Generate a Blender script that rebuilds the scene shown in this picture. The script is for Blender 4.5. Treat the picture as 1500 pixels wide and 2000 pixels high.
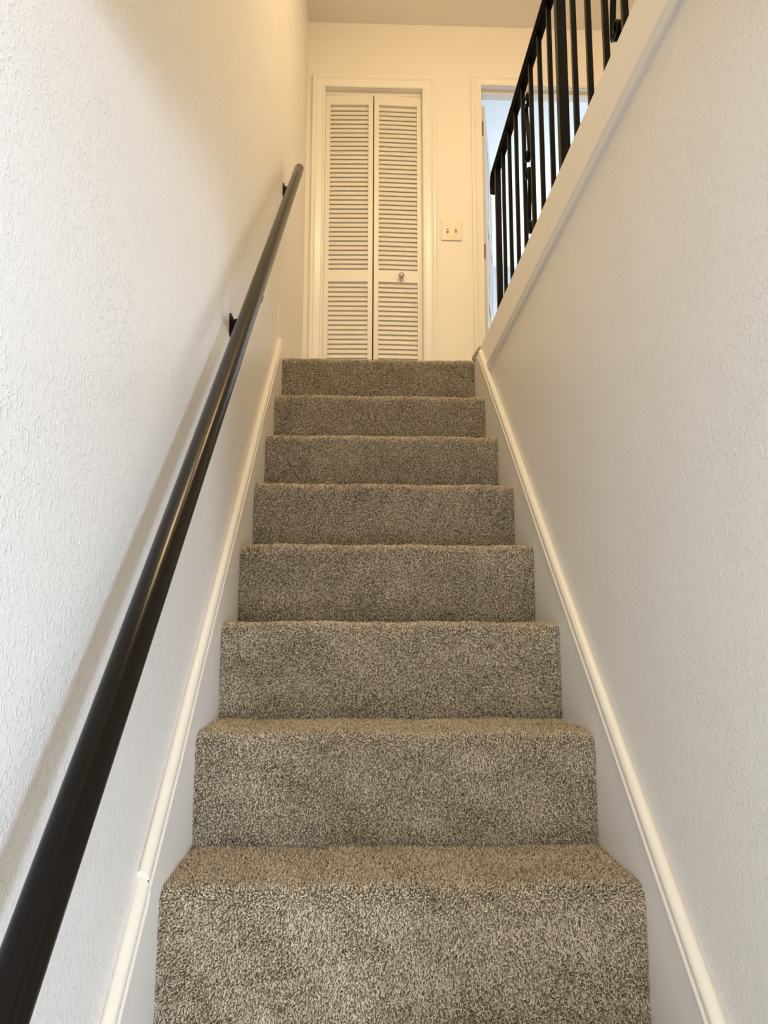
import bpy, bmesh, math, random
import numpy as np
from mathutils import Vector, Matrix

for _o in list(bpy.data.objects): bpy.data.objects.remove(_o)
SC = bpy.context.scene
COL = SC.collection
random.seed(4); RNG = np.random.default_rng(7)

# ------------------------------------------------------------------ camera
R_, T_ = 0.197, 0.22555            # riser height, tread run
HW = 0.364                          # half width between the skirt boards
WX = 0.380                          # half width between the walls
yaw, pit, rol = 0.0341, 0.1449, 0.0024
Rt = Vector((math.cos(yaw), -math.sin(yaw), 0))
Fh = Vector((math.sin(yaw), math.cos(yaw), 0))
Fw = Fh*math.cos(pit) + Vector((0, 0, 1))*math.sin(pit)
Up = -Fh*math.sin(pit) + Vector((0, 0, 1))*math.cos(pit)
R2 = Rt*math.cos(rol) + Up*math.sin(rol)
U2 = Up*math.cos(rol) - Rt*math.sin(rol)
cd = bpy.data.cameras.new('camera'); cam = bpy.data.objects.new('camera', cd); COL.objects.link(cam)
m = Matrix((R2, U2, -Fw)).transposed().to_4x4(); m.translation = (-0.0739, -0.9889, 0.5892)
cam.matrix_world = m
cd.sensor_fit = 'VERTICAL'; cd.sensor_height = 32; cd.sensor_width = 24; cd.lens = 24.0
cd.clip_start = 0.02; cd.clip_end = 60
SC.camera = cam

# ------------------------------------------------------------------ world, lights, exposure
w = bpy.data.worlds.new('world'); SC.world = w; w.use_nodes = True
w.node_tree.nodes['Background'].inputs[0].default_value = (0.75, 0.87, 1.0, 1)
w.node_tree.nodes['Background'].inputs[1].default_value = 1.0
SC.view_settings.view_transform = 'Standard'; SC.view_settings.look = 'None'
SC.view_settings.gamma = 1.0; SC.view_settings.use_curve_mapping = False
SC.view_settings.exposure = 0.10

K1, K2, K3, K4, K5 = 90, 43, 25.5, 58, 26
def area(name, loc, aim, sx, sy, power, color, shape='RECTANGLE', spread=180):
    l = bpy.data.lights.new(name, 'AREA'); l.shape = shape; l.size = sx; l.size_y = sy
    l.energy = power; l.color = color; l.spread = math.radians(spread)
    o = bpy.data.objects.new(name, l); COL.objects.link(o); o.location = loc
    d = Vector(aim) - Vector(loc)
    o.rotation_euler = d.to_track_quat('-Z', 'Y').to_euler()
    return o
# daylight through the front window of the lower room
area('front_window_daylight', (2.50, -3.30, 0.36), (-0.2, 0.0, 0.6), 0.55, 0.6, K1, (0.67, 0.80, 1.0))
# added soft fill from behind the camera
area('front_fill_light', (0.15, -3.30, 0.20), (0.1, 0.0, 0.6), 0.9, 1.5, K2, (1.0, 0.94, 0.85))
# warm ceiling lamp of the upstairs hall
l = bpy.data.lights.new('hall_ceiling_light', 'POINT'); l.energy = K3; l.color = (1.0, 0.655, 0.32); l.shadow_soft_size = 0.12
o = bpy.data.objects.new('hall_ceiling_light', l); COL.objects.link(o); o.location = (0.60, 1.32, 3.72)
# second ceiling lamp above the stairwell
area('stairwell_ceiling_light', (0.05, 0.55, 3.93), (0.05, 0.55, 0), 0.5, 0.5, K5, (1.0, 0.77, 0.43), 'DISK')
# daylight in the bedroom beyond the doorway
area('bedroom_window_daylight', (1.9, 5.85, 2.75), (1.3, 3.6, 3.3), 1.3, 1.1, K4, (0.78, 0.90, 1.0))

# ------------------------------------------------------------------ materials
def mat(name, col, rough=0.5, metal=0.0, build=None, spec=0.5, coat=0.0):
    M = bpy.data.materials.new(name); M.use_nodes = True; nt = M.node_tree
    b = nt.nodes['Principled BSDF']
    b.inputs['Base Color'].default_value = (*col, 1); b.inputs['Roughness'].default_value = rough
    b.inputs['Metallic'].default_value = metal; b.inputs['Specular IOR Level'].default_value = spec
    b.inputs['Coat Weight'].default_value = coat
    if build: build(nt, b)
    return M
def N(nt, t, **kw):
    n = nt.nodes.new(t)
    for k, v in kw.items(): setattr(n, k, v)
    return n
def obj_coords(nt, scale=(1, 1, 1)):
    tc = N(nt, 'ShaderNodeTexCoord'); mp = N(nt, 'ShaderNodeMapping'); mp.inputs['Scale'].default_value = scale
    nt.links.new(tc.outputs['Object'], mp.inputs[0]); return mp.outputs[0]
def wall_tex(strength, dist):
    def f(nt, b):
        c = obj_coords(nt)
        # knock-down drywall texture: ridges where a warped noise crosses a level, plus soft orange peel
        n1 = N(nt, 'ShaderNodeTexNoise'); n1.inputs['Scale'].default_value = 135; n1.inputs['Detail'].default_value = 2.5; n1.inputs['Distortion'].default_value = 0.9
        nt.links.new(c, n1.inputs[0])
        r1 = N(nt, 'ShaderNodeMapRange', interpolation_type='SMOOTHSTEP'); r1.inputs[1].default_value = 0.52; r1.inputs[2].default_value = 0.64
        nt.links.new(n1.outputs[0], r1.inputs[0])
        n2 = N(nt, 'ShaderNodeTexNoise'); n2.inputs['Scale'].default_value = 240; n2.inputs['Detail'].default_value = 2
        nt.links.new(c, n2.inputs[0])
        n3 = N(nt, 'ShaderNodeTexNoise'); n3.inputs['Scale'].default_value = 5; n3.inputs['Detail'].default_value = 2
        nt.links.new(c, n3.inputs[0])
        r3 = N(nt, 'ShaderNodeMapRange'); r3.inputs[1].default_value = 0.35; r3.inputs[2].default_value = 0.65; r3.inputs[3].default_value = 0.45; r3.inputs[4].default_value = 1.0
        nt.links.new(n3.outputs[0], r3.inputs[0])
        mu = N(nt, 'ShaderNodeMath', operation='MULTIPLY'); nt.links.new(r1.outputs[0], mu.inputs[0]); nt.links.new(r3.outputs[0], mu.inputs[1])
        ad = N(nt, 'ShaderNodeMath', operation='MULTIPLY_ADD'); ad.inputs[1].default_value = 0.45
        nt.links.new(n2.outputs[0], ad.inputs[0]); nt.links.new(mu.outputs[0], ad.inputs[2])
        bp = N(nt, 'ShaderNodeBump'); bp.inputs['Strength'].default_value = strength; bp.inputs['Distance'].default_value = dist
        nt.links.new(ad.outputs[0], bp.inputs['Height']); nt.links.new(bp.outputs[0], b.inputs['Normal'])
    return f
def soft_bump(scale, strength, dist):
    def f(nt, b):
        n = N(nt, 'ShaderNodeTexNoise'); n.inputs['Scale'].default_value = scale; n.inputs['Detail'].default_value = 3
        nt.links.new(obj_coords(nt), n.inputs[0])
        bp = N(nt, 'ShaderNodeBump'); bp.inputs['Strength'].default_value = strength; bp.inputs['Distance'].default_value = dist
        nt.links.new(n.outputs[0], bp.inputs['Height']); nt.links.new(bp.outputs[0], b.inputs['Normal'])
    return f
def carpet_build(nt, b):
    at = N(nt, 'ShaderNodeAttribute', attribute_name='tone')
    cr = N(nt, 'ShaderNodeValToRGB'); e = cr.color_ramp.elements
    e[0].position = 0.0; e[0].color = (0.110, 0.082, 0.046, 1)
    e[1].position = 1.0; e[1].color = (0.73, 0.635, 0.485, 1)
    x = e.new(0.35); x.color = (0.40, 0.335, 0.235, 1)
    nt.links.new(at.outputs['Fac'], cr.inputs[0]); nt.links.new(cr.outputs[0], b.inputs['Base Color'])
def backing_build(nt, b):
    n = N(nt, 'ShaderNodeTexNoise'); n.inputs['Scale'].default_value = 420; n.inputs['Detail'].default_value = 2
    nt.links.new(obj_coords(nt), n.inputs[0])
    cr = N(nt, 'ShaderNodeValToRGB'); e = cr.color_ramp.elements
    e[0].position = 0.35; e[0].color = (0.13, 0.10, 0.07, 1); e[1].position = 0.7; e[1].color = (0.30, 0.255, 0.20, 1)
    nt.links.new(n.outputs[0], cr.inputs[0]); nt.links.new(cr.outputs[0], b.inputs['Base Color'])

M = {}
M['wall'] = mat('textured_wall_paint', (0.87, 0.86, 0.835), 0.42, build=wall_tex(0.58, 0.0015))
M['wall_smooth'] = mat('back_wall_paint', (0.87, 0.85, 0.815), 0.5, build=wall_tex(0.25, 0.001))
M['ceiling'] = mat('ceiling_paint', (0.88, 0.87, 0.85), 0.8, build=soft_bump(120, 0.3, 0.001))
M['trim'] = mat('gloss_trim_paint', (0.88, 0.87, 0.84), 0.28, build=soft_bump(30, 0.12, 0.0008))
M['skirt'] = mat('skirt_paint', (0.86, 0.85, 0.825), 0.32, build=soft_bump(40, 0.2, 0.0008))
M['cap'] = mat('cream_cap_paint', (0.77, 0.73, 0.645), 0.40, build=soft_bump(30, 0.12, 0.0008))
M['door'] = mat('door_paint', (0.84, 0.82, 0.78), 0.35)
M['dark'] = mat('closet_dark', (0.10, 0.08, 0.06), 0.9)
M['black'] = mat('black_iron_paint', (0.004, 0.0035, 0.004), 0.38, spec=0.15)
M['rail'] = mat('dark_brown_rail_lacquer', (0.006, 0.0045, 0.0035), 0.20, spec=0.15, build=soft_bump(25, 0.05, 0.0006))
M['hinge'] = mat('aged_hinge_metal', (0.22, 0.17, 0.10), 0.45, metal=0.2)
M['knob'] = mat('satin_knob', (0.52, 0.48, 0.47), 0.22, metal=0.5)
M['plate'] = mat('switch_plastic', (0.68, 0.64, 0.56), 0.3)
M['slot'] = mat('switch_slot', (0.30, 0.24, 0.16), 0.6)
M['pile'] = mat('carpet_pile', (0.4, 0.35, 0.28), 0.95, build=carpet_build, spec=0.1)
M['backing'] = mat('carpet_backing', (0.2, 0.16, 0.12), 1.0, build=backing_build, spec=0.05)
M['bedroom'] = mat('bedroom_wall_paint', (0.78, 0.80, 0.82), 0.6)
M['glass'] = mat('window_glass', (0.9, 0.95, 1.0), 0.02)
M['glass'].node_tree.nodes['Principled BSDF'].inputs['Transmission Weight'].default_value = 1.0
M['bulb'] = mat('opal_shade', (0.85, 0.8, 0.7), 0.4)

# ------------------------------------------------------------------ helpers
def link(name, me, parent=None, kind=None, label=None, cat=None, group=None):
    o = bpy.data.objects.new(name, me); COL.objects.link(o)
    if parent is not None: o.parent = parent
    if kind: o['kind'] = kind
    if label: o['label'] = label
    if cat: o['category'] = cat
    if group: o['group'] = group
    return o
def empty(name, loc=(0, 0, 0), **kw):
    o = link(name, None, **kw); o.location = loc; o.empty_display_size = 0.05; return o
def to_mesh(bm, name, material, smooth=False):
    me = bpy.data.meshes.new(name); bmesh.ops.recalc_face_normals(bm, faces=bm.faces[:])
    bm.to_mesh(me); bm.free(); me.materials.append(material)
    if smooth:
        for p in me.polygons: p.use_smooth = True
    return me
def box(bm, x0, x1, y0, y1, z0, z1, bev=0):
    vs = [bm.verts.new((x, y, z)) for x in (x0, x1) for y in (y0, y1) for z in (z0, z1)]
    fs = [(0, 1, 3, 2), (4, 6, 7, 5), (0, 4, 5, 1), (2, 3, 7, 6), (0, 2, 6, 4), (1, 5, 7, 3)]
    ff = [bm.faces.new([vs[i] for i in f]) for f in fs]
    if bev:
        es = list({e for f in ff for e in f.edges})
        bmesh.ops.bevel(bm, geom=es, offset=bev, segments=2, affect='EDGES', profile=0.7)
def boxes(name, lst, material, bev=0, **kw):
    bm = bmesh.new()
    for b in lst: box(bm, *b, bev=bev)
    return link(name, to_mesh(bm, name, material), **kw)
def prism(bm, pts, axis, a, b):
    """extrude a closed polygon (list of 2-tuples) along axis from a to b"""
    def mk(p, s):
        q = list(p); q.insert(axis, s); return bm.verts.new(q)
    A = [mk(p, a) for p in pts]; B = [mk(p, b) for p in pts]; n = len(pts)
    bm.faces.new(A[::-1]); bm.faces.new(B)
    for i in range(n): bm.faces.new((A[i], A[(i+1) % n], B[(i+1) % n], B[i]))
def sweep(bm, path, section, closed_ends=True, ups=None):
    """sweep a closed 2D section (u along side, v along up) along 3D path with fixed up vectors"""
    rings = []
    n = len(path)
    for i, p in enumerate(path):
        a = Vector(path[max(i-1, 0)]); b = Vector(path[min(i+1, n-1)])
        t = (b-a).normalized()
        up = Vector(ups[i] if isinstance(ups, list) else (ups or (0, 0, 1)))
        s = t.cross(up).normalized(); u2 = s.cross(t).normalized()
        rings.append([bm.verts.new(Vector(p) + s*q[0] + u2*q[1]) for q in section])
    k = len(section)
    for i in range(n-1):
        for j in range(k):
            bm.faces.new((rings[i][j], rings[i][(j+1) % k], rings[i+1][(j+1) % k], rings[i+1][j]))
    if closed_ends:
        bm.faces.new(rings[0][::-1]); bm.faces.new(rings[-1])
def circ(r, n=24): return [(r*math.cos(2*math.pi*i/n), r*math.sin(2*math.pi*i/n)) for i in range(n)]
def lathe(bm, base, axis, prof, n=20):
    """prof: (distance along axis, radius)"""
    ax = Vector(axis).normalized(); t = Vector((0, 0, 1)) if abs(ax.z) < 0.9 else Vector((1, 0, 0))
    s = ax.cross(t).normalized(); u = s.cross(ax)
    rings = []
    for d, r in prof:
        rings.append([bm.verts.new(Vector(base) + ax*d + (s*math.cos(a)+u*math.sin(a))*max(r, 1e-5)) for a in [2*math.pi*i/n for i in range(n)]])
    for i in range(len(prof)-1):
        for j in range(n): bm.faces.new((rings[i][j], rings[i][(j+1) % n], rings[i+1][(j+1) % n], rings[i+1][j]))
    bm.faces.new(rings[0][::-1]); bm.faces.new(rings[-1])

# ------------------------------------------------------------------ room shell
LAND = 8*R_ + 0.006         # landing backing level (pile stands on top)
YB, CE = 2.991, 4.017       # back wall, upstairs ceiling
LF = -5*R_                  # lower floor
YF = -3.40                  # front wall of the lower room
YS = -0.47                  # edge of the lower-room ceiling above the stair foot
ZS = 1.22                   # lower-room ceiling height
XR = 3.2
boxes('wall_left', [(-WX-0.12, -WX, YF-0.12, YB, LF-0.1, CE+0.1)], M['wall'], kind='structure')
boxes('wall_right', [(WX, WX+0.10, -0.33, 1.80, LF, 1.50), (WX, WX+0.10, YS, -0.33, ZS, 1.50)], M['wall'], kind='structure')
OPX0, OPX1, OPZ = -0.277, 0.275, 3.606      # closet opening
DX0, DX1, DZ = 0.611, 1.385, 3.640          # bedroom doorway
yb2 = YB+0.115
boxes('wall_back', [(-WX-0.12, OPX0, YB, yb2, LAND-0.2, CE+0.1), (OPX0, OPX1, YB, yb2, OPZ, CE+0.1),
                    (OPX1, DX0, YB, yb2, LAND-0.2, CE+0.1), (DX0, DX1, YB, yb2, DZ, CE+0.1),
                    (DX1, 2.1, YB, yb2, LAND-0.2, CE+0.1)], M['wall_smooth'], kind='structure')
boxes('ceiling', [(-WX-0.12, 2.1, YS-0.12, YB, CE, CE+0.1)], M['ceiling'], kind='structure')
boxes('wall_hall_right', [(1.98, 2.1, YS-0.12, YB, 1.30, CE)], M['wall_smooth'], kind='structure')
boxes('wall_hall_front', [(-WX, 1.98, YS-0.12, YS, ZS, CE)], M['wall'], kind='structure')
boxes('ceiling_lower', [(-WX, XR, YF, YS-0.12, ZS, ZS+0.1), (WX, XR, YS-0.12, YS, ZS, ZS+0.1), (WX+0.10, XR, YS, -0.21, ZS, ZS+0.1)], M['ceiling'], kind='structure')
boxes('wall_lower_back', [(WX+0.10, XR, -0.33, -0.21, LF, ZS)], M['wall'], kind='structure')
boxes('wall_lower_right', [(XR, XR+0.1, YF-0.12, -0.21, LF-0.1, ZS+0.1)], M['wall'], kind='structure')
WX0, WX1, WZ0, WZ1 = 2.05, 2.95, 0.05, 0.95
boxes('wall_lower_front', [(-WX, WX0, YF-0.12, YF, LF-0.1, ZS), (WX1, XR, YF-0.12, YF, LF-0.1, ZS),
                     (WX0, WX1, YF-0.12, YF, LF-0.1, WZ0), (WX0, WX1, YF-0.12, YF, WZ1, ZS)], M['wall'], kind='structure')
boxes('floor_lower', [(-WX, XR, YF, -0.21, LF-0.1, LF)], M['backing'], kind='structure')
wf = boxes('window_1', [(WX0, WX0+0.05, YF-0.10, YF-0.02, WZ0, WZ1), (WX1-0.05, WX1, YF-0.10, YF-0.02, WZ0, WZ1),
                  (WX0, WX1, YF-0.10, YF-0.02, WZ0, WZ0+0.05), (WX0, WX1, YF-0.10, YF-0.02, WZ1-0.05, WZ1),
                  ((WX0+WX1)/2-0.02, (WX0+WX1)/2+0.02, YF-0.09, YF-0.03, WZ0, WZ1)], M['trim'], kind='structure')
boxes('pane', [(WX0+0.05, WX1-0.05, YF-0.062, YF-0.058, WZ0+0.05, WZ1-0.05)], M['glass'], parent=wf)
# bedroom beyond the doorway
YR = 6.0
boxes('wall_bedroom_left', [(0.40, 0.50, yb2, YR, LAND-0.1, CE)], M['bedroom'], kind='structure')
boxes('wall_bedroom_right', [(3.2, 3.3, yb2, YR, LAND-0.1, CE)], M['bedroom'], kind='structure')
boxes('wall_bedroom_far', [(0.40, 1.2, YR, YR+0.1, LAND-0.1, CE), (2.6, 3.3, YR, YR+0.1, LAND-0.1, CE),
                     (1.2, 2.6, YR, YR+0.1, LAND-0.1, 2.4), (1.2, 2.6, YR, YR+0.1, 3.55, CE)], M['bedroom'], kind='structure')
boxes('wall_bedroom_front', [(2.1, 3.3, YB, yb2, LAND-0.1, CE)], M['bedroom'], kind='structure')
boxes('ceiling_bedroom', [(0.40, 3.3, yb2, YR+0.1, CE, CE+0.1)], M['bedroom'], kind='structure')
boxes('floor_bedroom', [(0.40, 3.3, yb2, YR+0.1, LAND-0.1, LAND)], M['backing'], kind='structure')
wf = boxes('window_2', [(1.2, 1.25, YR+0.01, YR+0.08, 2.4, 3.55), (2.55, 2.6, YR+0.01, YR+0.08, 2.4, 3.55),
                  (1.25, 2.55, YR+0.01, YR+0.08, 2.4, 2.45), (1.25, 2.55, YR+0.01, YR+0.08, 3.5, 3.55)], M['trim'], kind='structure')
boxes('pane', [(1.25, 2.55, YR+0.04, YR+0.044, 2.45, 3.5)], M['glass'], parent=wf)
# closet interior
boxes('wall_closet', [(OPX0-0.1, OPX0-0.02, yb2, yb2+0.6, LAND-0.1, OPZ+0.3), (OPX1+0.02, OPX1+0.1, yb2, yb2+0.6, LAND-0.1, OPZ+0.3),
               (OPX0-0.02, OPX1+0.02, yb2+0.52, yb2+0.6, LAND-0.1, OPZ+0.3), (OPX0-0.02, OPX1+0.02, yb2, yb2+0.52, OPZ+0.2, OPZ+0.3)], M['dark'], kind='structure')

# ------------------------------------------------------------------ carpet pile builder
def snoise(P, freq, seed):
    r = np.random.default_rng(seed); v = np.zeros(len(P))
    for i in range(5):
        d = r.normal(size=3); d /= np.linalg.norm(d)
        v += np.sin(P @ d * freq * (0.7+0.35*i) + r.uniform(0, 6.28))
    return v/5*1.6
def tufts(name, P, Nn, lean, parent, length=0.0085, rad=0.0019, seed=0):
    """P points, Nn normals, lean: preferred lean direction; one bent, tapering yarn end per point"""
    r = np.random.default_rng(seed+11); n = len(P)
    mott = snoise(P, 26, seed+3)*0.5 + snoise(P, 70, seed+5)*0.35
    rnd = r.normal(size=(n, 3)); rnd -= (rnd*Nn).sum(1)[:, None]*Nn
    side = np.cross(Nn, lean)
    dirn = Nn + 0.40*rnd + lean*(0.30+0.45*mott)[:, None] + side*(0.22*snoise(P, 18, seed+9))[:, None]
    dirn /= np.linalg.norm(dirn, axis=1)[:, None]
    rnd2 = r.normal(size=(n, 3))*0.45
    d2 = dirn + rnd2; d2 /= np.linalg.norm(d2, axis=1)[:, None]
    L = length*r.uniform(0.75, 1.2, n); rr = rad*r.uniform(0.8, 1.25, n)
    a = np.cross(dirn, r.normal(size=(n, 3))); a /= np.linalg.norm(a, axis=1)[:, None]; b = np.cross(dirn, a)
    V = np.zeros((n, 7, 3))
    mid = P + dirn*(L*0.62)[:, None]; tip = mid + d2*(L*0.40)[:, None]
    for j in range(3):
        an = j*2*math.pi/3; off = (a*math.cos(an)+b*math.sin(an))*rr[:, None]
        V[:, j] = P + off*0.85; V[:, 3+j] = mid + off*1.05
    V[:, 6] = tip
    F = np.array([(0, 1, 4), (0, 4, 3), (1, 2, 5), (1, 5, 4), (2, 0, 3), (2, 3, 5), (3, 4, 6), (4, 5, 6), (5, 3, 6)])
    faces = (F[None] + (np.arange(n)*7)[:, None, None]).reshape(-1)
    me = bpy.data.meshes.new(name)
    me.vertices.add(n*7); me.vertices.foreach_set('co', V.reshape(-1))
    me.loops.add(n*27); me.loops.foreach_set('vertex_index', faces.astype(np.int32))
    me.polygons.add(n*9); me.polygons.foreach_set('loop_start', (np.arange(n*9)*3).astype(np.int32))
    me.polygons.foreach_set('loop_total', np.full(n*9, 3, np.int32))
    me.update(calc_edges=True)
    tone = np.clip(r.beta(2.2, 1.9, n) + 0.15*mott, 0, 1)  # lean mottle also shifts the tone: pile-direction shading put into the colour
    at = me.attributes.new('tone', 'FLOAT', 'POINT'); at.data.foreach_set('value', np.repeat(tone, 7).astype(np.float32))
    me.materials.append(M['pile'])
    return link(name, me, parent=parent, kind='stuff')
def strip_points(prof, x0, x1, sp, seed):
    """scatter on the surface made by sweeping a (y,z) profile from x0 to x1; sp may differ per segment"""
    r = np.random.default_rng(seed); Ps = []; Ns = []; Ls = []
    for (p, q, s) in prof:
        p = np.array(p); q = np.array(q); d = q-p; l = np.hypot(*d)
        if l < 1e-6: continue
        t = d/l; nrm = np.array([-t[1], t[0]])         # left-hand normal: outward for a profile going up then back
        ns = max(1, int(round(l/s))); nx = int((x1-x0)/s)
        S, X = np.meshgrid((np.arange(ns)+0.5)/ns, (np.arange(nx)+0.5)/nx, indexing='ij')
        S = S + r.uniform(-0.5, 0.5, S.shape)/ns; X = X + r.uniform(-0.5, 0.5, X.shape)/nx
        S = np.clip(S, 0, 1); X = np.clip(X, 0.002, 0.998)
        yy = p[0]+d[0]*S; zz = p[1]+d[1]*S
        P = np.stack([x0+(x1-x0)*X, yy, zz], -1).reshape(-1, 3)
        Ps.append(P); Ns.append(np.tile([0, nrm[0], nrm[1]], (len(P), 1))); Ls.append(np.tile([0, -t[0], -t[1]], (len(P), 1)))
    return np.concatenate(Ps), np.concatenate(Ns), np.concatenate(Ls)

# ------------------------------------------------------------------ staircase
TOPZ = {1: 0.199, 2: 0.393, 3: 0.5935, 4: 0.786, 5: 0.981, 6: 1.177, 7: 1.3755, 8: 1.588}   # visible nosing heights
PL = 0.0065
def topz(k): return (TOPZ.get(k, k*R_)) - PL
stairs = empty('staircase', (0, 0, LF), label='straight flight of stairs covered in grey-brown cut-pile carpet', cat='staircase')
RAD = 0.020
for k in range(-4, 9):
    y0 = k*T_ + PL; z1 = topz(k); zb = topz(k-1) if k > -4 else LF
    yend = (k+1)*T_ + PL + 0.03 if k < 8 else k*T_ + 0.12
    arc = []
    for i in range(7):
        a = math.pi/2*i/6
        arc.append((y0 + RAD - RAD*math.cos(a), z1 - RAD + RAD*math.sin(a)))
    sag = 0.0
    # step body (carpet over its board): closed profile
    pts = [(y0, zb-0.02 if k > -4 else LF)] + arc + [(yend, z1), (yend, zb-0.02 if k > -4 else LF)]
    bm = bmesh.new(); prism(bm, pts, 0, -HW-0.001, HW+0.001)
    me = to_mesh(bm, 'step', M['backing'])
    st = link('step', me, parent=stairs); st.location = (0, 0, -LF)
    if k >= 1 and k <= 2: sr, stt = 0.0026, 0.0028
    elif k == 3: sr, stt = 0.0029, 0.0036
    elif k >= 4: sr, stt = 0.0032, 0.0056
    else: sr, stt = 0.0070, 0.0070
    segs = [((y0, zb), arc[0], sr)]
    for i in range(6): segs.append((arc[i], arc[i+1], sr))
    segs.append((arc[-1], ((k+1)*T_+PL if k < 8 else yend, z1), stt))
    if k >= 4:   # only the front strip of the upper treads needs dense pile
        segs[-1] = (arc[-1], (arc[-1][0]+0.03, z1), 0.0042); segs.append(((arc[-1][0]+0.03, z1), ((k+1)*T_+PL if k < 8 else yend, z1), stt))
    P, Nn, Ln = strip_points(segs, -HW, HW, sr, k+50)
    # slight unevenness of the carpet line
    Pw = P.copy(); Pw[:, 2] += 0.0012*np.sin(P[:, 0]*21+k*1.7) + 0.0008*np.sin(P[:, 0]*57+k)
    big = 1.0 if sr < 0.005 else 1.5
    tufts('carpet_pile', Pw, Nn, Ln, st, length=(0.0078 if big == 1 else 0.0105), rad=(0.00135 if sr < 0.0028 else 0.0017 if big == 1 else 0.0028), seed=k+100)
# landing and hall floor
fl = boxes('floor', [(-WX, WX, 8*T_+0.12, YB, LAND-0.2, LAND), (WX+0.0, 1.98, YS, YB, 1.505, LAND)], M['backing'], kind='structure')
# landing carpet pile (coarser), cheap grid
def flat_pile(x0, x1, y0, y1, z, sp, seed, parent, **kw):
    P, Nn, Ln = strip_points([((y0, z), (y1, z), sp)], x0, x1, sp, seed)
    return tufts('carpet_pile', P, Nn, Ln, parent, seed=seed, **kw)
flat_pile(-WX, WX, 8*T_+0.12, YB, LAND, 0.0085, 301, fl, length=0.010, rad=0.004)
flat_pile(WX+0.012, 1.2, 1.0, YB, LAND, 0.011, 302, fl, length=0.010, rad=0.005)
# carpet rolled around the end of the fascia at the head of the stairs
bm = bmesh.new(); rp = []
for i in range(9):
    a = i/8; rp.append((HW-0.003+0.032*a, 1.792-0.012*a, 1.576+0.044*math.sin(a*math.pi*0.5)))
sweep(bm, rp, [(0.008*math.cos(t), 0.007*math.sin(t)) for t in [2*math.pi*i/10 for i in range(10)]], ups=(0, 1, 0))
roll = link('carpet_edge', to_mesh(bm, 'carpet_edge', M['backing'], True), parent=stairs); roll.location = (0, 0, -LF)
Pr = []; Nr = []
for i in range(900):
    a = RNG.uniform(0, 1); c = Vector((HW-0.003+0.032*a, 1.792-0.012*a, 1.576+0.044*math.sin(a*math.pi*0.5)))
    t = RNG.uniform(0, 6.283); nn = Vector((-math.cos(t)*0.75, -abs(math.sin(t)), math.cos(t)*0.75)).normalized()
    Pr.append(c+nn*0.007); Nr.append(nn)
tufts('carpet_pile', np.array([list(p) for p in Pr]), np.array([list(p) for p in Nr]), np.tile([0., 0., -1.], (900, 1)), roll, length=0.007, rad=0.0018, seed=77)

# ------------------------------------------------------------------ skirt boards with cap moulding
SL = R_/T_
def skirt(name, sgn, line, ytop, breaks):
    """line(y)=top edge height of the skirt board (moulding sits under it)"""
    ys = [-1.13] + breaks + [ytop]
    root = None
    x0, x1 = sgn*HW, sgn*(WX+0.002)
    bm = bmesh.new()
    for a, b in zip(ys[:-1], ys[1:]):
        za, zb = line(a+1e-6), line(b-1e-6)
        ym = a + (LF-(za-0.47))/SL if za-0.47 < LF else a
        low = [(a, LF), (ym, LF)] if ym > a+1e-4 else [(a, za-0.47)]
        prism(bm, low + [(b, zb-0.47), (b, zb-0.012), (a, za-0.012)], 0, min(x0, x1), max(x0, x1))
    prism(bm, [(ytop, line(ytop)-0.44), (1.850, line(ytop)-0.44), (1.850, LAND-0.006), (max(ytop+0.01, 1.765), LAND-0.002), (ytop, line(ytop)-0.012)], 0, min(x0, x1), max(x0, x1))
    root = link(name, to_mesh(bm, name, M['skirt']), kind='structure')
    # base-cap profile: (distance out from wall, height) ; two beads with a cove between
    prof = [(0, 0.0), (0.0050, 0.0), (0.0100, -0.0012), (0.0142, -0.0042), (0.0163, -0.0085), (0.0168, -0.0125), (0.0164, -0.0160), (0.0155, -0.0185), (0.0153, -0.0202),
            (0.0162, -0.0218), (0.0178, -0.0232), (0.0188, -0.0255), (0.0190, -0.0280), (0.0184, -0.0303), (0.0170, -0.0318), (0.0, -0.0322)]
    for a, b in zip(ys[:-1], ys[1:]):
        bm = bmesh.new(); ra = []; rb = []
        n = 10
        rings = []
        for i in range(n+1):
            y = a+(b-a)*i/n; yy = min(max(y, a+1e-6), b-1e-6); z = line(yy)
            wob = 0.0006*math.sin(y*9+sgn)+0.0004*math.sin(y*23)
            rings.append([bm.verts.new((sgn*(WX-q[0]-wob*(q[0] > 0)), y, z+q[1]*1.12)) for q in prof])
        for i in range(n):
            for j in range(len(prof)):
                bm.faces.new((rings[i][j], rings[i][(j+1) % len(prof)], rings[i+1][(j+1) % len(prof)], rings[i+1][j]))
        for rg in (rings[0][::-1], rings[-1]): bm.faces.new([bm.verts.new(v.co) for v in rg])
        me = to_mesh(bm, 'cap_molding', M['cap'], True)
        link('cap_molding', me, parent=root)
    return root
def lineL(y): return SL*y + (0.100 if y > 0.165 else 0.092)
def lineR(y): return SL*y + 0.100
skirt('baseboard_left', -1, lineL, 1.775, [0.165])
skirt('baseboard_right', 1, lineR, 1.705, [])
# thin board end on the wall above the left skirt
boxes('trim_4', [(-WX-0.001, -WX+0.0025, 1.78, 1.90, 1.60, 1.78)], M['wall_smooth'], kind='structure')

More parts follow.
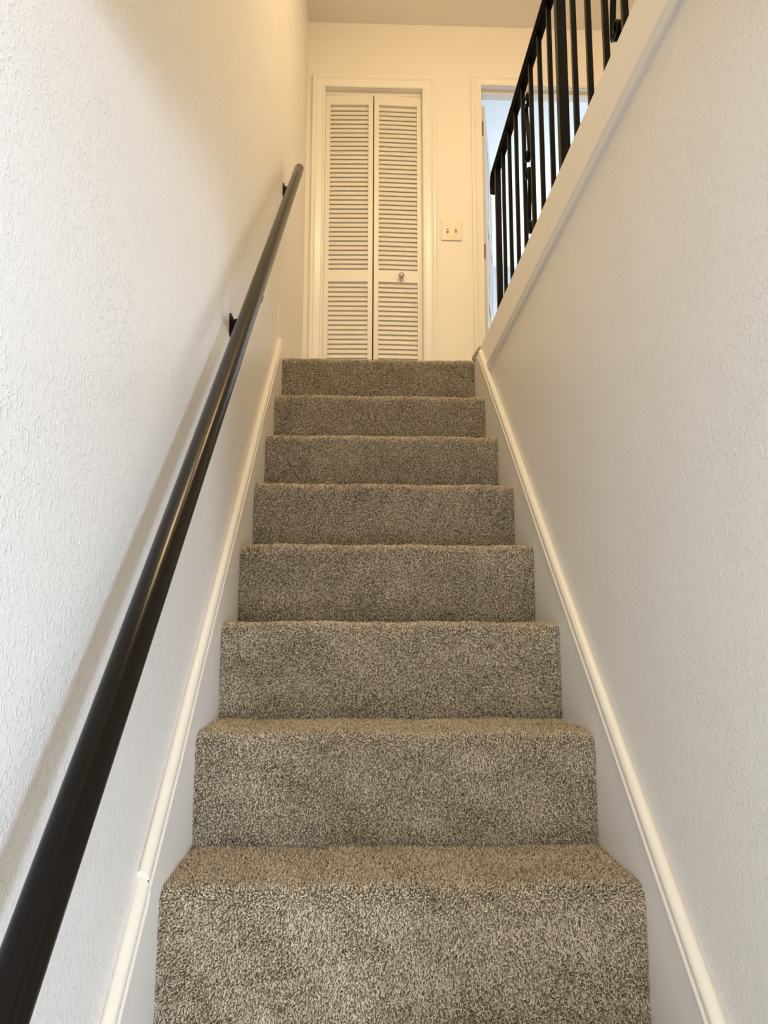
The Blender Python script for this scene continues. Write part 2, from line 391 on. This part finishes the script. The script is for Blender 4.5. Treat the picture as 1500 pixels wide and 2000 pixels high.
# ------------------------------------------------------------------ fascia board over the right wall, moulding below
FT = 1.611
fa = boxes('trim_3', [(WX-0.002, WX+0.03, YS, 1.80, 1.498, FT)], M['trim'], bev=0.002, kind='structure')
bm = bmesh.new()
prof = [(0.0, 1.496), (0.0062, 1.4955), (0.0068, 1.492), (0.0048, 1.486), (0.0024, 1.479), (0.0020, 1.475), (0.0058, 1.473), (0.0072, 1.469), (0.0055, 1.465), (0.0, 1.464)]
prism(bm, [(WX-p[0]-0.001*(p[0] > 0), p[1]) for p in prof], 1, YS, 1.765)
link('cove_molding', to_mesh(bm, 'cove_molding', M['trim']), parent=fa)

# ------------------------------------------------------------------ door casings
def casing_ring(name, x0, x1, ztop, zbot, wd, y):
    root = empty(name, ((x0+x1)/2, y, zbot), kind='structure')
    off = Vector(((x0+x1)/2, y, zbot))
    # profile across the width (0 = opening side, wd = outer), height off wall
    prof = [(0.0, 0.0), (0.0, 0.010), (0.004, 0.013), (0.010, 0.013), (0.014, 0.010), (0.020, 0.0105), (wd-0.028, 0.0135), (wd-0.024, 0.016), (wd-0.020, 0.0135),
            (wd-0.017, 0.0165), (wd-0.012, 0.019), (wd-0.004, 0.019), (wd, 0.016), (wd, 0.0)]
    def strip(a, b):   # a, b: functions w -> (x,z) for the two ends
        bm = bmesh.new()
        A = [bm.verts.new(Vector((a(p[0])[0], y-p[1], a(p[0])[1]))-off) for p in prof]
        B = [bm.verts.new(Vector((b(p[0])[0], y-p[1], b(p[0])[1]))-off) for p in prof]
        n = len(prof)
        for i in range(n): bm.faces.new((A[i], A[(i+1) % n], B[(i+1) % n], B[i]))
        bm.faces.new(A[::-1]); bm.faces.new(B)
        return bm
    link('side_casing', to_mesh(strip(lambda w_: (x0-w_, zbot), lambda w_: (x0-w_, ztop+w_)), 'side_casing', M['trim']), parent=root)
    link('side_casing', to_mesh(strip(lambda w_: (x1+w_, ztop+w_), lambda w_: (x1+w_, zbot)), 'side_casing', M['trim']), parent=root)
    link('head_casing', to_mesh(strip(lambda w_: (x0-w_, ztop+w_), lambda w_: (x1+w_, ztop+w_)), 'head_casing', M['trim']), parent=root)
    # jamb lining
    bm = bmesh.new(); j = 0.018
    box(bm, x0-0.004, x0+0.002, y+0.001, y+0.114, zbot, ztop); box(bm, x1-0.002, x1+0.004, y+0.001, y+0.114, zbot, ztop)
    box(bm, x0, x1, y+0.001, y+0.114, ztop-0.002, ztop+0.004)
    for v in bm.verts: v.co -= off
    link('jamb', to_mesh(bm, 'jamb', M['trim']), parent=root)
    return root
casing_ring('trim_1', OPX0, OPX1, OPZ, LAND+0.01, 0.072, YB)
cr = casing_ring('trim_2', DX0, DX1, DZ, LAND+0.01, 0.060, YB)
boxes('door_stop', [(DX0-(DX0+DX1)/2, DX1-(DX0+DX1)/2, 0.045, 0.075, DZ-0.014-LAND-0.01, DZ-LAND-0.01)], M['trim'], parent=cr)

# ------------------------------------------------------------------ louvred bifold closet door
closet = empty('door_1', (0, YB+0.03, LAND), kind='structure')
PITCH = 0.0273; PW = 0.2705; TH = 0.028
ZD0, ZD1 = 0.02, 3.582-LAND
def panel(hx, ang, first):
    """panel in its own frame: x 0..PW, y 0 front, z from LAND"""
    bm = bmesh.new(); s = 0.027
    box(bm, 0, s, 0, TH, ZD0, ZD1, bev=0.0015); box(bm, PW-s, PW, 0, TH, ZD0, ZD1, bev=0.0015)
    zt = 3.517+0.006-LAND; zm1 = 2.515-LAND; zm0 = 2.456-LAND; zb_ = 0.12
    for a, b in ((zt, ZD1), (zm0, zm1+0.008), (ZD0, zb_)): box(bm, s-0.001, PW-s+0.001, 0.001, TH-0.001, a, b)
    o = link('door_panel', to_mesh(bm, 'door_panel', M['door']), parent=closet)
    o.location = (hx, 0, 0); o.rotation_euler = (0, 0, ang)
    return o, s
# slat cross-section: front edge low, back edge high
def slat_mesh():
    bm = bmesh.new(); L = 0.0305; t = 0.0055; a = math.radians(67)
    dy, dz = math.cos(a), math.sin(a)
    p0 = (0.006, -0.012)
    nrm = (-dz, dy)
    c = [(p0[0], p0[1]), (p0[0]+dy*L, p0[1]+dz*L), (p0[0]+dy*L-nrm[0]*t, p0[1]+dz*L-nrm[1]*t), (p0[0]-nrm[0]*t, p0[1]-nrm[1]*t)]
    prism(bm, c, 0, 0.0255, PW-0.0255)
    return to_mesh(bm, 'slat', M['door'])
SLM = slat_mesh()
ang = math.radians(1.9)
pA, s = panel(OPX0+0.0025, -ang, True)
pB, s = panel(OPX1-0.0025-PW*math.cos(ang), ang, False)
pB.location = (OPX1-0.0025-PW*math.cos(ang), -PW*math.sin(ang), 0)
for pnl in (pA, pB):
    z = 3.517-LAND; zs = [z-PITCH*i for i in range(37)]
    z2 = 2.454-LAND
    while z2 > 0.13: zs.append(z2); z2 -= PITCH
    for zz in zs:
        o = bpy.data.objects.new('slat', SLM); COL.objects.link(o); o.parent = pnl; o.location = (0, 0, zz-0.012)
bm = bmesh.new()
lathe(bm, (0.152, 0.001, 2.486-LAND), (0, -1, 0), [(0, 0.011), (0.003, 0.011), (0.006, 0.007), (0.014, 0.007), (0.020, 0.0135), (0.027, 0.0165), (0.034, 0.0140), (0.038, 0.008), (0.039, 0.001)], 24)
link('knob', to_mesh(bm, 'knob', M['knob'], True), parent=pB, label='small round satin metal knob')
boxes('door_stop', [(OPX0+0.002, OPX0+0.022, 0.031, 0.045, 0.01, 3.60-LAND), (OPX1-0.022, OPX1-0.002, 0.031, 0.045, 0.01, 3.60-LAND)], M['door'], parent=closet)
boxes('top_track', [(OPX0+0.003, OPX1-0.003, 0.0, 0.025, 3.585-LAND, 3.604-LAND)], M['door'], parent=closet)

# ------------------------------------------------------------------ panelled bedroom door standing open
door = empty('door_2', (0.650, 3.055+0.05, LAND), kind='structure')
th = math.radians(77.0); door.rotation_euler = (0, 0, th)
# leaf frame: x along the leaf, y = 0 the face seen from the hall (right side after opening), thickness to +y
bm = bmesh.new(); DW, DH, DT = 0.74, 2.018, 0.035
st_ = 0.11
rails = [(0.03, 0.24), (0.86, 0.98), (1.36, 1.46), (DH-0.12, DH)]
box(bm, 0, st_, 0, DT, 0.03, DH); box(bm, DW-st_, DW, 0, DT, 0.03, DH); box(bm, DW/2-0.05, DW/2+0.05, 0, DT, 0.03, DH)
for a, b in rails: box(bm, st_, DW-st_, 0.0002, DT-0.0002, a, b)
link('door_leaf', to_mesh(bm, 'door_leaf', M['bedroom']), parent=door)
for (za, zb) in ((0.24, 0.86), (0.98, 1.36), (1.46, DH-0.12)):
    for (xa, xb) in ((st_, DW/2-0.05), (DW/2+0.05, DW-st_)):
        bm = bmesh.new(); box(bm, xa, xb, 0.012, DT-0.012, za, zb); box(bm, xa+0.03, xb-0.03, 0.004, DT-0.004, za+0.03, zb-0.03, bev=0.006)
        link('door_panel', to_mesh(bm, 'door_panel', M['bedroom']), parent=door)
for z in (1.83, 1.065, 0.25):
    bm = bmesh.new(); box(bm, -0.0025, 0.0005, 0.008, DT-0.004, z-0.0, z+0.09, bev=0.001)
    lathe(bm, (-0.002, DT+0.001, z), (0, 0, 1), [(0, 0.005), (0.09, 0.005)], 12)
    link('hinge', to_mesh(bm, 'hinge', M['hinge']), parent=door)

# ------------------------------------------------------------------ double light switch
sw = empty('light_switch', (0.4335, YB, 2.749), label='cream two-gang toggle switch plate on wall between closet and doorway', cat='light switch')
bm = bmesh.new(); box(bm, -0.058, 0.058, -0.006, 0, -0.0575, 0.0575, bev=0.0025)
link('plate', to_mesh(bm, 'plate', M['plate']), parent=sw)
for sx in (-0.023, 0.023):
    boxes('toggle_slot', [(sx-0.0055, sx+0.0055, -0.0068, -0.0055, -0.0125, 0.0125)], M['slot'], parent=sw)
    bm = bmesh.new(); d = -1 if sx < 0 else 1
    prism(bm, [(-0.006, -0.008), (-0.006, 0.008), (-0.017, 0.008*0.2+0.006*d+0.003), (-0.017, 0.006*d-0.003)], 0, sx-0.004, sx+0.004)
    link('toggle', to_mesh(bm, 'toggle', M['plate']), parent=sw)
    for sz in (-0.030, 0.030):
        bm = bmesh.new(); lathe(bm, (sx, -0.0055, sz), (0, -1, 0), [(0, 0.003), (0.001, 0.003), (0.0018, 0.002)], 12)
        link('screw', to_mesh(bm, 'screw', M['plate']), parent=sw)

# ------------------------------------------------------------------ round wall handrail with brackets
XRAIL = -0.322; RR = 0.0187
hr = empty('handrail', (-WX, 0.76, 1.30), label='round dark brown handrail running up the left wall on black brackets', cat='handrail')
off = Vector((-WX, 0.76, 1.30))
RS = 0.9184
def railz(y): return 1.408 + RS*(y-0.80)
ya, yb_ = -1.25, 1.900
d = Vector((0, 1, RS)).normalized()
bm = bmesh.new(); path = []
pa = Vector((XRAIL, ya, railz(ya))); pb = Vector((XRAIL, yb_, railz(yb_)))
n = 32
rings = []
L = (pb-pa).length
stations = [(0, 0.4), (0.006, 0.85), (0.015, 1.0)] + [(0.015+(L-0.03)*i/20, 1.0) for i in range(1, 20)] + [(L-0.015, 1.0), (L-0.009, 0.92), (L-0.003, 0.66), (L, 0.30)]
lathe(bm, pa-off, d, [(q, r*RR) for q, r in stations], n)
link('rail', to_mesh(bm, 'rail', M['rail'], True), parent=hr)
for by in (-0.62, 0.757, 1.843):
    bz = railz(by)-0.080
    c = Vector((-WX, by, bz))
    bm = bmesh.new()
    # wall plate: rounded upright plate
    pts = []
    for i in range(24):
        a = 2*math.pi*i/24; pts.append((by+0.011*math.cos(a), bz+(0.018 if math.sin(a) > 0 else -0.018)+0.011*math.sin(a)))
    prism(bm, pts, 0, -WX-0.0005, -WX+0.004)
    for v in bm.verts: v.co -= off
    br = link('bracket', to_mesh(bm, 'bracket', M['black']), parent=hr)
    # arm curving out and up to the saddle
    bm = bmesh.new()
    tgt = Vector((XRAIL, by, railz(by)-RR*1.25))
    P0 = Vector((-WX+0.002, by, bz-0.004)); P1 = Vector((XRAIL+0.006, by, bz-0.002)); P2 = tgt
    pth = [P0.lerp(P1, t).lerp(P1.lerp(P2, t), t) for t in [i/9 for i in range(10)]]
    sweep(bm, [p-off for p in pth], [(-0.006, -0.0045), (0.006, -0.0045), (0.006, 0.0045), (-0.006, 0.0045)], ups=(0, 1, 0))
    # gusset web between arm and plate
    prism(bm, [(P0.x-off.x, bz-0.022-off.z), (P0.x-off.x, bz+0.012-off.z), ((pth[6]-off).x, (pth[6]-off).z), ((pth[4]-off).x, (pth[4]-off).z-0.004)], 1, by-0.0025-off.y, by+0.0025-off.y)
    link('arm', to_mesh(bm, 'arm', M['black']), parent=br)
    # saddle strap under the rail with its screw tips
    bm = bmesh.new()
    side = Vector((1, 0, 0)); dn = side.cross(d)
    if dn.z > 0: dn = -dn
    ctr = Vector((XRAIL, by, railz(by)))-off
    ringA = []; 
    for s_ in (-0.022, 0.022):
        ringA.append([bm.verts.new(ctr + d*s_ + (side*math.sin(a)+dn*math.cos(a))*r_) for r_ in (RR+0.0003, RR+0.003) for a in [math.radians(-50+100*i/8) for i in range(9)]])
    for i in range(8):
        bm.faces.new((ringA[0][i], ringA[0][i+1], ringA[1][i+1], ringA[1][i])); bm.faces.new((ringA[0][9+i], ringA[1][9+i], ringA[1][10+i], ringA[0][10+i]))
        bm.faces.new((ringA[0][i], ringA[0][9+i], ringA[0][10+i], ringA[0][i+1])); bm.faces.new((ringA[1][i], ringA[1][i+1], ringA[1][10+i], ringA[1][9+i]))
    for e in (0, 8): bm.faces.new((ringA[0][e], ringA[1][e], ringA[1][9+e], ringA[0][9+e]))
    link('saddle', to_mesh(bm, 'saddle', M['black']), parent=br)
    for s_ in (-0.017, 0.017):
        bm = bmesh.new(); pz = Vector((-WX, by, bz+(0.018 if s_ > 0 else -0.018)))-off
        lathe(bm, pz, (1, 0, 0), [(0.003, 0.004), (0.006, 0.004), (0.007, 0.0025)], 10)
        link('screw', to_mesh(bm, 'screw', M['black']), parent=br)

# ------------------------------------------------------------------ wrought-iron guard railing upstairs
XG = 0.455; RZ = 2.352
gr = empty('guard_railing', (XG, 1.74, FT), label='black wrought-iron guard railing with scroll panels along upstairs hall edge', cat='railing')
go = Vector((XG, 1.74, FT))
SPC = 0.1135
bm = bmesh.new()
# moulded cap rail, curling down past the newel
prof = [(-0.016, 0.0), (0.016, 0.0), (0.018, 0.004), (0.016, 0.008), (0.008, 0.0115), (-0.008, 0.0115), (-0.016, 0.008), (-0.018, 0.004)]
path = [(XG, y, RZ-0.012) for y in np.linspace(-0.44, 1.775, 14)]
for i in range(1, 8):
    a = math.radians(14*i); path.append((XG, 1.775+0.036*math.sin(a), RZ-0.012-0.036*(1-math.cos(a))))
path.append((XG, path[-1][1]-0.004, path[-1][2]-0.028))
ups = [(0, 0, 1)]*14
for i in range(1, 8):
    a = math.radians(14*i); ups.append((0, math.sin(a), math.cos(a)))
ups.append((0, 1, 0.0))
sweep(bm, [Vector(p)-go for p in path], prof, ups=ups)
link('cap_rail', to_mesh(bm, 'cap_rail', M['black']), parent=gr)
bm = bmesh.new(); box(bm, -0.0125, 0.0125, -2.18, 0.012, RZ-0.021-go.z, RZ-0.0122-go.z)
link('top_channel', to_mesh(bm, 'top_channel', M['black']), parent=gr)
bm = bmesh.new(); box(bm, -0.0125, 0.0125, -2.18, 0.0, 0.045, 0.053)
link('bottom_channel', to_mesh(bm, 'bottom_channel', M['black']), parent=gr)
ZT = RZ-0.0205-go.z
for i in range(0, 20):
    y = -i*SPC
    post = (i % 8 == 0)
    hs = 0.0105 if i == 0 else (0.0127 if post else 0.0062)
    bm = bmesh.new()
    if post:
        box(bm, -hs, hs, y-hs, y+hs, -0.025, ZT, bev=0.001)
        box(bm, -hs-0.012, hs+0.012, y-hs-0.012, y+hs+0.012, -0.025, -0.018, bev=0.002)
    else: box(bm, -hs, hs, y-hs, y+hs, 0.050, ZT, bev=0.0008)
    nm = 'newel_post' if post else 'baluster'
    o = link(nm, to_mesh(bm, nm, M['black']), parent=gr)
def spiral(cy, cz, r0, r1, a0, turns, n=30):
    out = []
    for i in range(n+1):
        t = i/n; a = a0+turns*2*math.pi*t; r = r0+(r1-r0)*t
        out.append((cy+r*math.cos(a), cz+r*math.sin(a)))
    return out
def ribbon(bm, pts, wdt=0.0125, th_=0.0032):
    # pts in (y,z) plane relative to go; ribbon width across x
    n = len(pts); rings = []
    for i in range(n):
        a = pts[max(i-1, 0)]; b = pts[min(i+1, n-1)]
        t = Vector((0, b[0]-a[0], b[1]-a[1])).normalized(); nn = Vector((0, -t.z, t.y))
        c = Vector((0, pts[i][0], pts[i][1]))
        rings.append([bm.verts.new(c+Vector((sx*wdt/2, 0, 0))+nn*sn*th_/2) for sx, sn in ((-1, -1), (1, -1), (1, 1), (-1, 1))])
    for i in range(n-1):
        for j in range(4): bm.faces.new((rings[i][j], rings[i][(j+1) % 4], rings[i+1][(j+1) % 4], rings[i+1][j]))
    bm.faces.new(rings[0][::-1]); bm.faces.new(rings[-1])
def scroll_panel(yc, zs):
    """yc centre between two balusters; stack of S-scrolls"""
    root = None; half = SPC/2-0.0085
    for (zt, zb, flip) in zs:
        r = 0.0265
        top = spiral(yc+flip*(half-r-0.002)*1.0, zt-r, 0.007, r, math.pi*0.0, 0.0, 1)
        s = flip
        # top spiral curls on the s side, body crosses to the other side, bottom spiral curls there
        c1 = (yc + s*(half-r)*0.55, zt-r); c2 = (yc - s*(half-r)*0.55, zb+r)
        A = []
        for i in range(31):
            t = i/30; a = (-0.9+1.6*0 + (-2*math.pi*1.15)*(1-t)) ; rr_ = 0.006+(r-0.006)*t
            A.append((c1[0]-s*rr_*math.cos(a+0.9), c1[1]+rr_*math.sin(a+0.9)*1.0))
        B = []
        for i in range(31):
            t = i/30; a = (-2*math.pi*1.15)*t; rr_ = r+(0.006-r)*t
            B.append((c2[0]+s*rr_*math.cos(a), c2[1]-rr_*math.sin(-a)*1.0))
        mid = []
        p, q = A[-1], B[0]
        for i in range(1, 14):
            t = i/14; e = t*t*(3-2*t)
            mid.append((p[0]+(q[0]-p[0])*e, p[1]+(q[1]-p[1])*t))
        bm = bmesh.new(); ribbon(bm, A+mid+B)
        link('scroll', to_mesh(bm, 'scroll', M['black']), parent=gr)
    return root
G = go.z
scroll_panel(-4.5*SPC, [(2.268-G, 2.036-G, -1), (2.030-G, 1.784-G, 1)])
scroll_panel(-11.5*SPC, [(2.268-G, 2.036-G, -1), (2.030-G, 1.784-G, 1)])

# ------------------------------------------------------------------ ceiling lamp housing of the upstairs hall (behind the top of the frame)
lamp = empty('ceiling_lamp', (0.60, 1.32, CE), label='small round ceiling lamp above the upstairs hall railing', cat='lamp')
bm = bmesh.new(); lathe(bm, (0, 0, 0), (0, 0, -1), [(0, 0.17), (0.03, 0.17), (0.04, 0.16)], 32)
link('housing', to_mesh(bm, 'housing', M['bulb'], True), parent=lamp)
lamp = empty('ceiling_lamp', (0.05, 0.55, CE), label='wide round ceiling lamp over the middle of the stairs', cat='lamp')
bm = bmesh.new(); lathe(bm, (0, 0, 0), (0, 0, -1), [(0, 0.27), (0.065, 0.27), (0.078, 0.255)], 32)
link('housing', to_mesh(bm, 'housing', M['bulb'], True), parent=lamp)
